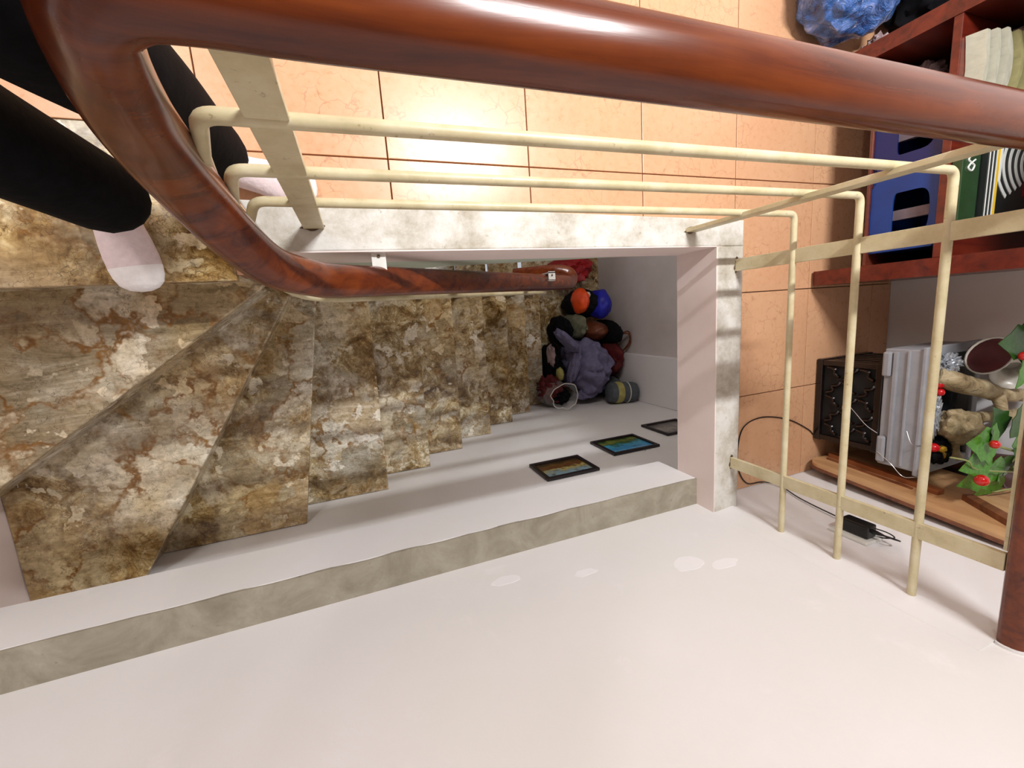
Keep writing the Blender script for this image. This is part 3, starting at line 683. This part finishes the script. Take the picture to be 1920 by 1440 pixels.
# blue plastic bag on the floor beyond the shelf
t = thing('plastic_bag', (1.73, 1.0, 0), 'full blue glossy plastic bag on the tiles beyond the bookshelf', 'bag')
obj('film', MB().blob((1.72, 1.03, .105), (.215, .165, .125), 11, .14, 2.0, 5, .004, Matrix.Rotation(.2, 3, 'Z'), .10), 'bluebag', t, True)
obj('knot', MB().blob((1.70, 1.10, .235), (.04, .03, .05), 3, .5, 3, 3), 'bluebag', t, True)
o = obj('dark_sack', MB().blob((2.10, 1.10, .13), (.13, .17, .14), 23, .25, 2.2, 4, .003, None, .2), 'black', None, True); o['label'] = 'black sack against the right wall behind the blue plastic bag'; o['category'] = 'bag'
m = MB(); m.blob((1.985, .885, .05), (.07, .05, .05), 21, .3, 3, 4, .003, None, .4)
o = obj('paper_wad', m, 'rag', None, True); o['label'] = 'crumpled whitish wad between the blue bag and the wall'; o['category'] = 'paper'

# ------------------------------------------------------------------ carved dark crate with foam box on top
t = thing('lattice_crate', (1.98, -.44, 0), 'dark brown glossy lattice-sided crate under the grey foam box', 'crate')
X0, X1, Y0, Y1, Z1 = 1.80, 2.12, -.615, -.275, .245
obj('body', MB().box((X0+.012, Y0+.012, .01), (X1-.012, Y1-.012, Z1-.02)), 'blackin', t)
for a, b in (((X0, Y0, 0), (X0+.022, Y0+.022, Z1)), ((X0, Y1-.022, 0), (X0+.022, Y1, Z1)), ((X1-.022, Y0, 0), (X1, Y0+.022, Z1)), ((X1-.022, Y1-.022, 0), (X1, Y1, Z1))):
    obj('corner_post', MB().box(a, b, .003), 'darkcrate', t)
for z in (0.004, Z1-.026):
    obj('rim', MB().box((X0-.003, Y0-.003, z), (X0+.016, Y1+.003, z+.024), .003), 'darkcrate', t); obj('rim', MB().box((X0, Y1-.016, z), (X1, Y1+.004, z+.024), .003), 'darkcrate', t)
    obj('rim', MB().box((X0, Y0-.004, z), (X1, Y0+.016, z+.024), .003), 'darkcrate', t); obj('rim', MB().box((X1-.016, Y0, z), (X1+.003, Y1, z+.024), .003), 'darkcrate', t)
for k in range(5):
    yy = Y0+.05+k*.06
    for j, zz in enumerate((.045, .105, .165)):
        pth = smooth_path([(X0+.005, yy-.022, zz), (X0-.001, yy-.012, zz+.028), (X0+.004, yy+.006, zz+.02), (X0-.001, yy+.012, zz+.044), (X0+.005, yy+.024, zz+.05)] if (k+j) % 2 else
                          [(X0+.005, yy+.022, zz), (X0-.001, yy+.016, zz+.03), (X0+.004, yy-.004, zz+.028), (X0-.001, yy-.014, zz+.05)], 4)
        obj('carved_scroll', MB().tube(pth, .0065, 6), 'darkcrate', t, True)
for k in range(5):
    xx = X0+.04+k*.05
    obj('slat', MB().box((xx, Y1-.010, .02), (xx+.02, Y1, Z1-.02), .002), 'darkcrate', t)
# foam box
t = thing('foam_box', (1.99, -.435, .247), 'open pale grey foam box heaped with driftwood, resting on the dark crate', 'box')
fx0, fx1, fy0, fy1, fz0, fz1 = 1.792, 2.115, -.650, -.215, .247, .372
th = .022
obj('side', MB().box((fx0, fy0, fz0), (fx0+th, fy1, fz1-.012), .004), 'foam', t); obj('side', MB().box((fx1-th, fy0, fz0), (fx1, fy1, fz1-.012), .004), 'foam', t)
obj('side', MB().box((fx0+th, fy0, fz0), (fx1-th, fy0+th, fz1-.012), .004), 'foam', t); obj('side', MB().box((fx0+th, fy1-th, fz0), (fx1-th, fy1, fz1-.012), .004), 'foam', t)
obj('bottom', MB().box((fx0+th, fy0+th, fz0), (fx1-th, fy1-th, fz0+.02)), 'foam', t)
obj('rib', MB().box((fx0-.010, fy0+.02, fz0+.030), (fx0+.004, fy1-.01, fz0+.044), .003), 'foam', t); obj('rib', MB().box((fx0-.007, fy0+.01, fz0+.070), (fx0+.004, fy1-.005, fz0+.078), .002), 'foam', t)
for yy, ln in ((fy1-.055, .09), (fy0+.06, .10)):
    obj('foot_block', MB().box((fx0-.016, yy-ln/2, fz0), (fx0+.006, yy+ln/2, fz0+.026), .007), 'foam', t)
rim = MB()
for a, b in (((fx0-.008, fy0-.012), (fx0+.028, fy1+.01)), ((fx1-.028, fy0-.012), (fx1+.008, fy1+.01)), ((fx0+.028, fy0-.012), (fx1-.028, fy0+.024)), ((fx0+.028, fy1-.024), (fx1-.028, fy1+.01))):
    obj('rim', MB().box((a[0], a[1], fz1-.014), (b[0], b[1], fz1), .004), 'foam', t)
# wire loop on the foam box
for k, pts in enumerate(([(1.775, -.60, .255), (1.770, -.63, .30), (1.775, -.668, .335), (1.785, -.668, .36), (1.81, -.655, .376), (1.83, -.60, .376)],
                         [(1.60, -.43, .20), (1.68, -.40, .19), (1.72, -.42, .205), (1.75, -.47, .24), (1.78, -.52, .29)],
                         [(1.772, -.500, .34), (1.765, -.54, .36), (1.785, -.545, .376), (1.83, -.535, .376)])):
    if k == 1: pts = [(1.79, -.50, .14), (1.775, -.455, .125), (1.772, -.44, .145), (1.770, -.46, .17), (1.768, -.505, .215), (1.776, -.53, .25)]
    obj('wire_tie', MB().tube(smooth_path(pts, 6), .0012, 5), 'wire', t, True)
# contents of the foam box
o = obj('dark_filler', MB().blob((1.955, -.435, .312), (.13, .18, .045), 55, .2, 3, 4, .27), 'black', None, True); o['label'] = 'black filler mound added inside the foam box under the driftwood'; o['category'] = 'cloth'  # dark mound added so the box interior reads black
m = MB(); m.tube(smooth_path([(1.84, -.30, .37), (1.90, -.335, .415), (1.98, -.36, .44), (2.05, -.385, .445), (2.14, -.40, .455), (2.22, -.41, .46)], 5), .034, 12, scale=[1-.018*i for i in range(26)])
m.tube(smooth_path([(2.03, -.38, .452), (2.03, -.44, .47), (2.03, -.49, .47), (2.04, -.54, .45)], 5), .016, 10, scale=[1.1-.03*i for i in range(16)])
for v in m.v: v += Vector((noise.noise(v*22), noise.noise(v*22+Vector((5, 0, 0))), noise.noise(v*22+Vector((0, 7, 0)))))*.009
o = obj('driftwood', m, 'drift', None, True); o['label'] = 'forked pale driftwood branch at the back of the foam box'; o['category'] = 'driftwood'; o['group'] = 'driftwood in the foam box'
m = MB(); m.blob((1.945, -.495, .405), (.110, .060, .050), 31, .30, 2.0, 4, None, Matrix.Rotation(-.35, 3, 'Z'), .15)
m.tube(smooth_path([(2.0, -.53, .415), (2.04, -.56, .42), (2.06, -.60, .41)], 4), .016, 8); m.tube(smooth_path([(1.93, -.53, .40), (1.95, -.59, .395), (1.99, -.62, .39)], 4), .015, 8)
o = obj('driftwood', m, 'drift', None, True); o['label'] = 'knobbly pitted driftwood lump in the middle of the foam box'; o['category'] = 'driftwood'; o['group'] = 'driftwood in the foam box'
m = MB(); m.tube(smooth_path([(2.02, -.47, .42), (2.1, -.475, .44), (2.22, -.48, .45)], 5), .020, 10)
o = obj('bamboo_stick', m, 'drift', None, True); o['label'] = 'smooth brownish stick poking out toward the leaves'; o['category'] = 'stick'
m = MB(); m.blob((1.885, -.268, .385), (.055, .030, .022), 41, .5, 5, 4, None, None, .8)
o = obj('foil', m, 'silver', None, True); o['label'] = 'crumpled shiny foil along the inner rim of the foam box'; o['category'] = 'foil'
m = MB(); m.blob((1.842, -.44, .378), (.016, .075, .014), 42, .6, 6, 4, None, None, .9)
o = obj('foil', m, 'silver', None, True); o['label'] = 'strip of white glittering foil behind the round steel bar'; o['category'] = 'foil'
for k, (x, y, z, r) in enumerate(((1.838, -.335, .386, .013), (1.842, -.362, .388, .013), (1.842, -.56, .386, .016))):
    o = obj('red_bead', MB().blob((x, y, z), (r, r, r), 1, 0, 1, 3), 'redbead', None, True)
    o['label'] = ['upper of two touching red beads on the foam box rim', 'lower of two touching red beads on the foam box rim', 'single dark red bead near the gold tassel'][k]; o['category'] = 'bead'; o['group'] = 'red beads in the foam box'
t = thing('gold_tassel', (1.865, -.575, .38), 'small gold cord tassel in the corner of the foam box', 'tassel')
obj('knot', MB().blob((1.862, -.565, .40), (.012, .012, .012), 1, .3, 5, 3), 'gold', t, True)
for k in range(7):
    a = -.9+k*.3; obj('strand', MB().tube([(1.864, -.570, .40), (1.874+.006*math.cos(a), -.585+.012*math.sin(a), .402), (1.884+.01*math.cos(a), -.598+.02*math.sin(a), .392)], .0032, 6), 'gold', t, True)
m = MB(); m.blob((1.90, -.585, .375), (.045, .05, .03), 51, .3, 3, 4)
o = obj('black_pouch', m, 'black', None, True); o['label'] = 'small black pouch sunk in the near corner of the foam box'; o['category'] = 'pouch'
t = thing('bowl', (2.00, -.245, .40), 'dark maroon bowl with a white rim tilted on the foam box edge', 'bowl')
ax = Vector((-.55, -.25, .8)).normalized()
obj('shell', MB().lathe([(.018, -.03), (.045, -.02), (.062, .006), (.064, .012), (.058, .010), (.042, -.012), (.012, -.02)], 24, (1.985, -.243, .435), ax), 'maroon', t, True)
obj('rim_band', MB().lathe([(.0625, .009), (.067, .011), (.067, .015), (.0625, .016), (.0625, .009)], 24, (1.985, -.243, .435), ax, False), 'ceramic', t, True)
t = thing('white_cup', (2.09, -.30, .40), 'white flared ceramic cup lying on its side behind the driftwood', 'cup')
ax = Vector((-.75, -.35, .45)).normalized()
obj('shell', MB().lathe([(.0, -.07), (.03, -.068), (.036, -.03), (.034, .0), (.046, .028), (.058, .04), (.052, .040), (.038, .026), (.026, .0), (.024, -.04)], 24, (2.09, -.30, .46), ax), 'ceramic', t, True)
# artificial holly sprig in a pot
t = thing('artificial_plant', (2.19, -.70, .0), 'artificial green leafy sprig with red berries beside the maroon handrail end', 'plant')
obj('pot', MB().lathe([(.045, 0.0), (.05, .01), (.055, .40), (.06, .44), (.066, .46), (.06, .46), (.05, .43)], 20, (2.19, -.695, 0)), 'pot', t, True)
base = Vector((2.17, -.66, .47))
leaf_def = [((1.86, -.50, .53), (-.5, .8, .25), .095), ((1.84, -.50, .54), (-.95, .12, .1), .10), ((1.83, -.53, .535), (-.85, -.25, .05), .095), ((1.88, -.49, .55), (.35, .85, .2), .09),
            ((1.87, -.55, .54), (-.25, -.9, -.1), .085), ((1.90, -.52, .55), (.9, .2, .15), .095), ((1.88, -.52, .56), (.4, -.5, .5), .07), ((1.90, -.57, .53), (.6, -.7, .0), .085),
            ((1.93, -.63, .53), (-.35, -.75, -.3), .075), ((1.96, -.63, .52), (.3, -.85, -.4), .085), ((1.86, -.59, .53), (-.85, -.4, -.1), .085), ((1.95, -.60, .54), (.9, -.1, .1), .09),
            ((1.98, -.19, .53), (-.95, .0, .1), .10), ((2.0, -.17, .55), (-.4, .8, .3), .085), ((1.97, -.22, .54), (-.3, -.85, .1), .085), ((2.02, -.2, .55), (.8, .3, .2), .09)]
m0 = MB(); rr = []
for i in range(9):
    u = i/8; wd = .40*math.sin(PI*min(1, u*1.02)**.8)*(1+.14*math.sin(u*22)); wd = max(wd, .004)
    rr.append([Vector((-wd, u, .10*wd-.18*u*u)), Vector((-wd*.5, u, .0-.18*u*u)), Vector((0, u, -.05*wd-.18*u*u)), Vector((wd*.5, u, -.18*u*u)), Vector((wd, u, .10*wd-.18*u*u))])
m0.rings([[*r, *[p+Vector((0, 0, -.012)) for p in r[::-1]]] for r in rr])
lm = {}
for k, (p, d, L) in enumerate(leaf_def):
    d = Vector(d).normalized(); q = d.to_track_quat('Y', 'Z'); mat = 'leaf' if k % 3 else 'leafd'
    if mat not in lm:
        o = obj('leaf', m0, mat, None, True, org=(0, 0, 0)); lm[mat] = o.data
    else: o = bpy.data.objects.new('leaf', lm[mat]); COL.objects.link(o)
    o.parent = t; o.location = Vector(p)-t.location; o.rotation_mode = 'QUATERNION'; o.rotation_quaternion = q; o.scale = (L*1.5, L*1.5, L*1.5)
for tip in ((1.87, -.52, .535), (1.95, -.62, .53), (2.0, -.2, .53)):
    b = Vector(tip); mid = (base+b)/2+Vector((.02, 0, .05)); obj('stem', MB().tube(smooth_path([base+Vector((.02, -.03, -.03)), mid, b], 6), .004, 6), 'stem', t, True)
for p, r in (((1.765, -.487, .560), .013), ((1.755, -.605, .545), .018), ((1.90, -.232, .55), .014)):
    obj('berry', MB().blob(p, (r, r, r), 1, 0, 1, 3), 'berry', t, True)
for p, d in (((1.76, -.575, .53), (-.13, .06, -.01)), ((1.94, -.69, .52), (.0, -.05, -.07))):
    a = Vector(p); obj('tendril', MB().tube(smooth_path([base, (base+a)/2+Vector((0, 0, .05)), a, a+Vector(d)*.5+Vector((0, .01, .01)), a+Vector(d)], 5), .0025, 5), 'stem', t, True)

# ------------------------------------------------------------------ folded wooden table leaning on the near wall
t = thing('folded_table', (1.98, -.71, 0), 'pale orange wooden tabletop with brown battens leaning against the white wall', 'table')
Rm = Matrix.Rotation(math.radians(2.4), 3, 'X') @ Matrix.Rotation(math.radians(-6), 3, 'Y')
def tb(u, v, d): return Vector((1.735, -.700, .012))+Rm @ Vector((u, d, v))
def tpl(pts, d0, d1): return MB().rings([[tb(u, v, d) for u, v in pts] for d in (d0, d1)])
W_, H_, r = .38, .82, .07
cor = []
for cx, cy, a0 in ((r, r, PI), (W_-r, r, 1.5*PI), (W_-r, H_-r, 0), (r, H_-r, .5*PI)):
    cor += [(cx+r*math.cos(a0+i*PI/16), cy+r*math.sin(a0+i*PI/16)) for i in range(9)]
obj('tabletop', tpl(cor, -.022, 0), 'palewood', t)
obj('edge_band', tpl([((u-.19)*1.014+.19, (v-.41)*1.008+.41) for u, v in cor], -.024, -.012), 'edgewood', t)
obj('batten', tpl([(.115, .015), (.145, .015), (.150, .40), (.120, .40)], .0, .018), 'batten', t)
obj('batten', tpl([(.085, .03), (.097, .03), (.10, .34), (.09, .34)], .0, .006), 'edgewood', t)
obj('batten', tpl([(.155, .445), (.185, .455), (.045, .735), (.012, .72)], .0, .020), 'edgewood', t)
obj('screw', MB().lathe([(.006, 0), (.006, .003), (.002, .004)], 10, tb(.13, .06, .018), Rm @ Vector((0, 1, 0))), 'steel', t)

# ------------------------------------------------------------------ socket and charger
t = thing('wall_socket', (1.41, YW, .36), 'white wall socket plate behind the black charger', 'socket')
obj('plate', MB().box((1.365, YW, .355), (1.445, YW+.010, .465), .003), 'steel', t)
t = thing('phone_charger', (1.41, YW+.01, .38), 'black plug-in charger with thin cable in the wall socket', 'charger')
obj('adaptor', MB().box((1.385, YW+.010, .375), (1.428, YW+.052, .455), .005), 'blackplastic', t)
obj('cord_strain', MB().lathe([(.007, 0), (.0065, .012), (.003, .03)], 12, (1.407, YW+.035, .455), (0, 0, 1)), 'blackplastic', t)
cab = smooth_path([(1.407, YW+.035, .48), (1.41, YW+.036, .51), (1.425, YW+.028, .515), (1.438, YW+.018, .47), (1.45, YW+.012, .40), (1.462, YW+.010, .30), (1.49, YW+.008, .17), (1.53, YW+.008, .06), (1.50, YW+.010, .006), (1.42, -.745, .004),
                   (1.372, -.68, .004), (1.364, -.585, .004), (1.394, -.502, .004), (1.494, -.478, .004), (1.64, -.51, .004), (1.76, -.57, .004), (1.795, -.60, .004)], 8)
obj('cable', MB().tube(cab, .0024, 6), 'blackplastic', t, True)
cab = smooth_path([(1.395, YW+.05, .445), (1.405, YW+.05, .49), (1.43, YW+.03, .50), (1.437, YW+.012, .47), (1.425, YW+.008, .44)], 6)
obj('cable_loop', MB().tube(cab, .002, 6), 'blackplastic', t, True)

# ------------------------------------------------------------------ heap of bags on the lower landing
F = -2.178
t = thing('fleece_bag', (1.75, -.45, F), 'grey-lilac fleece hooded bundle in the middle of the heap on the lower landing', 'bag')
obj('bundle', MB().blob((1.745, -.475, -1.86), (.185, .215, .30), 61, .16, 1.6, 5, F, Matrix.Rotation(.25, 3, 'Z'), .28), 'hood', t, True)
obj('hood', MB().blob((1.52, -.235, -1.70), (.035, .13, .10), 62, .2, 2, 4, None, Matrix.Rotation(.75, 3, 'Z')), 'hood', t, True)
obj('sleeve', MB().blob((1.74, -.655, -1.74), (.13, .055, .07), 63, .3, 2.2, 4, None, Matrix.Rotation(.3, 3, 'Z'), .2), 'hood', t, True)
obj('collar', MB().blob((1.575, -.42, -1.70), (.035, .15, .07), 64, .3, 2.4, 4, None, Matrix.Rotation(-.3, 3, 'Z'), .2), 'hood', t, True)
t = thing('red_sack', (2.0, -.5, F), 'dark red sack against the end wall behind the fleece bundle', 'bag')
obj('sack', MB().blob((2.0, -.41, -1.93), (.08, .16, .25), 65, .25, 2, 4, F, None, .15), 'darkred', t, True)
t = thing('rolled_blanket', (1.93, -.66, F), 'slate grey and dull yellow rolled bundle in the corner by the pictures', 'bundle')
obj('padding', MB().blob((2.0, -.665, -1.94), (.075, .09, .24), 66, .2, 2, 4, F), 'bundleg', t, True)
ax = Vector((1, -.08, .1)).normalized()
def roll(x0, x1, r): return MB().lathe([(r*.55, x0-.0), (r*.92, x0+.012), (r, x0+.04), (r*1.02, (x0+x1)/2), (r, x1-.04), (r*.9, x1-.012), (r*.5, x1)], 24, (1.80, -.665, -1.62), ax)
obj('roll', roll(.02, .27, .082), 'bundleg', t, True); obj('yellow_band', roll(.05, .16, .086), 'bundley', t, True)
obj('seam', MB().lathe([(.084, 0), (.0875, .002), (.0875, .006), (.084, .008)], 24, Vector((1.80, -.665, -1.62))+ax*.175, ax), 'ceramic', t, True)
t = thing('backpack', (1.85, .02, F), 'orange, black and royal blue backpack against the end wall', 'backpack')
obj('body', MB().blob((1.80, .05, -1.95), (.14, .115, .24), 67, .15, 2, 4, F), 'black', t, True)
obj('pocket', MB().blob((1.872, .035, -1.79), (.085, .115, .13), 68, .12, 2, 4), 'blue', t, True)
obj('side_panel', MB().blob((1.705, .07, -1.80), (.05, .10, .12), 69, .12, 2, 4), 'orange', t, True)
obj('white_trim', MB().blob((1.745, .11, -1.75), (.03, .025, .02), 70, .3, 2, 3), 'ceramic', t, True)
t = thing('red_bag', (1.75, .32, F), 'bright red shiny bag behind the end of the lower handrail', 'bag')
obj('bag', MB().blob((1.70, .33, -1.95), (.145, .125, .26), 71, .25, 2.2, 4, F, None, .25), 'redcloth', t, True)
t = thing('brown_satchel', (1.88, -.2, F), 'brown and black satchel with thin looped cords by the end wall', 'bag')
obj('body', MB().blob((1.86, -.185, -1.95), (.125, .085, .24), 72, .12, 2, 4, F), 'brown', t, True)
obj('flap', MB().blob((1.985, -.205, -1.90), (.055, .11, .25), 73, .15, 2, 4, F), 'black', t, True)
for k in range(2):
    obj('cord', MB().tube(smooth_path([(2.02, -.22, -1.72), (2.07, -.20-.02*k, -1.68), (2.10, -.27-.03*k, -1.70), (2.07, -.36, -1.76), (2.03, -.40, -1.85)], 6), .006, 6), 'brown', t, True)
t = thing('sage_pouch', (1.66, -.15, F), 'sage grey pouch between the backpack and the fleece bundle', 'bag')
obj('pouch', MB().blob((1.70, -.135, -1.92), (.065, .10, .22), 74, .2, 2, 4, F), 'greycloth', t, True)
obj('black_strap', MB().blob((1.60, -.16, -1.98), (.06, .12, .2), 75, .2, 2, 4, F), 'black', t, True)
t = thing('black_bag', (1.53, -.45, F), 'black bag with a pale yellow label tucked left of the fleece bundle', 'bag')
obj('bag', MB().blob((1.495, -.42, -1.98), (.065, .15, .20), 76, .25, 2.2, 4, F, None, .2), 'black', t, True)
obj('label_patch', MB().blob((1.495, -.50, -1.80), (.028, .055, .05), 77, .15, 2, 3), 'bundley', t, True)
obj('pink_fold', MB().blob((1.455, -.36, -1.86), (.03, .09, .06), 78, .4, 2.6, 3), 'rag', t, True)
t = thing('clear_plastic_bag', (1.42, -.64, -1.97), 'clear plastic bag with dark red and black contents on the lowest step', 'bag')
obj('contents', MB().blob((1.41, -.62, -1.83), (.10, .10, .13), 79, .35, 2.6, 4, -1.966, None, .3), 'darkred', t, True)
obj('black_contents', MB().blob((1.455, -.662, -1.74), (.07, .062, .06), 80, .45, 4, 4, None, None, .4), 'black', t, True)
m = MB(); rr = []
for r, z, wob in ((.105, -.22, .1), (.13, -.12, .12), (.115, 0, .1), (.09, .06, .08), (.10, .10, .14), (.115, .125, .2)):
    rr.append([Vector((1.44, -.648, -1.745))+Vector((r*(1+wob*noise.noise(Vector((math.cos(a)*2, math.sin(a)*2, z*9))))*math.cos(a), .85*r*(1+wob*noise.noise(Vector((math.sin(a)*2, math.cos(a)*2, z*7))))*math.sin(a), z)) for a in [2*PI*i/28 for i in range(28)]])
m.rings(rr, cap=False); obj('film', m, 'clear', t, True)
obj('film_hem', MB().tube(rr[-1]+[rr[-1][0]], .0035, 6), 'ceramic', t, True)

# ------------------------------------------------------------------ ceiling lamps
def lamp(x, y, L, lab, ce=CE, turn=False):
    t = thing('tube_lamp', (x, y, ce), lab, 'lamp', 'ceiling tube lamps')
    if turn: t.rotation_euler[2] = PI/2
    obj('housing', MB().box((x-L/2-.03, y-.04, ce-.035), (x+L/2+.03, y+.04, ce), .004), 'steel', t)
    obj('tube', MB().lathe([(.012, -L/2), (.016, -L/2+.01), (.016, L/2-.01), (.012, L/2)], 14, (x, y, ce-.055), (1, 0, 0)), 'lamp', t, True)
    for s_ in (-1, 1): obj('end_cap', MB().box((x+s_*(L/2+.01)-.012, y-.02, ce-.075), (x+s_*(L/2+.01)+.012, y+.02, ce-.03), .003), 'steel', t)
lamp(.84, 1.18, .60, 'white ceiling tube lamp over the tiled floor beyond the handrail')
lamp(-1.1, 1.5, 1.1, 'added unseen ceiling tube lamp behind the person, for fill light', CE, True)  # fixture added to go with the hall fill light
lamp(1.0, .72, .60, 'white tube lamp under the floor slab above the lower landing', -.085)
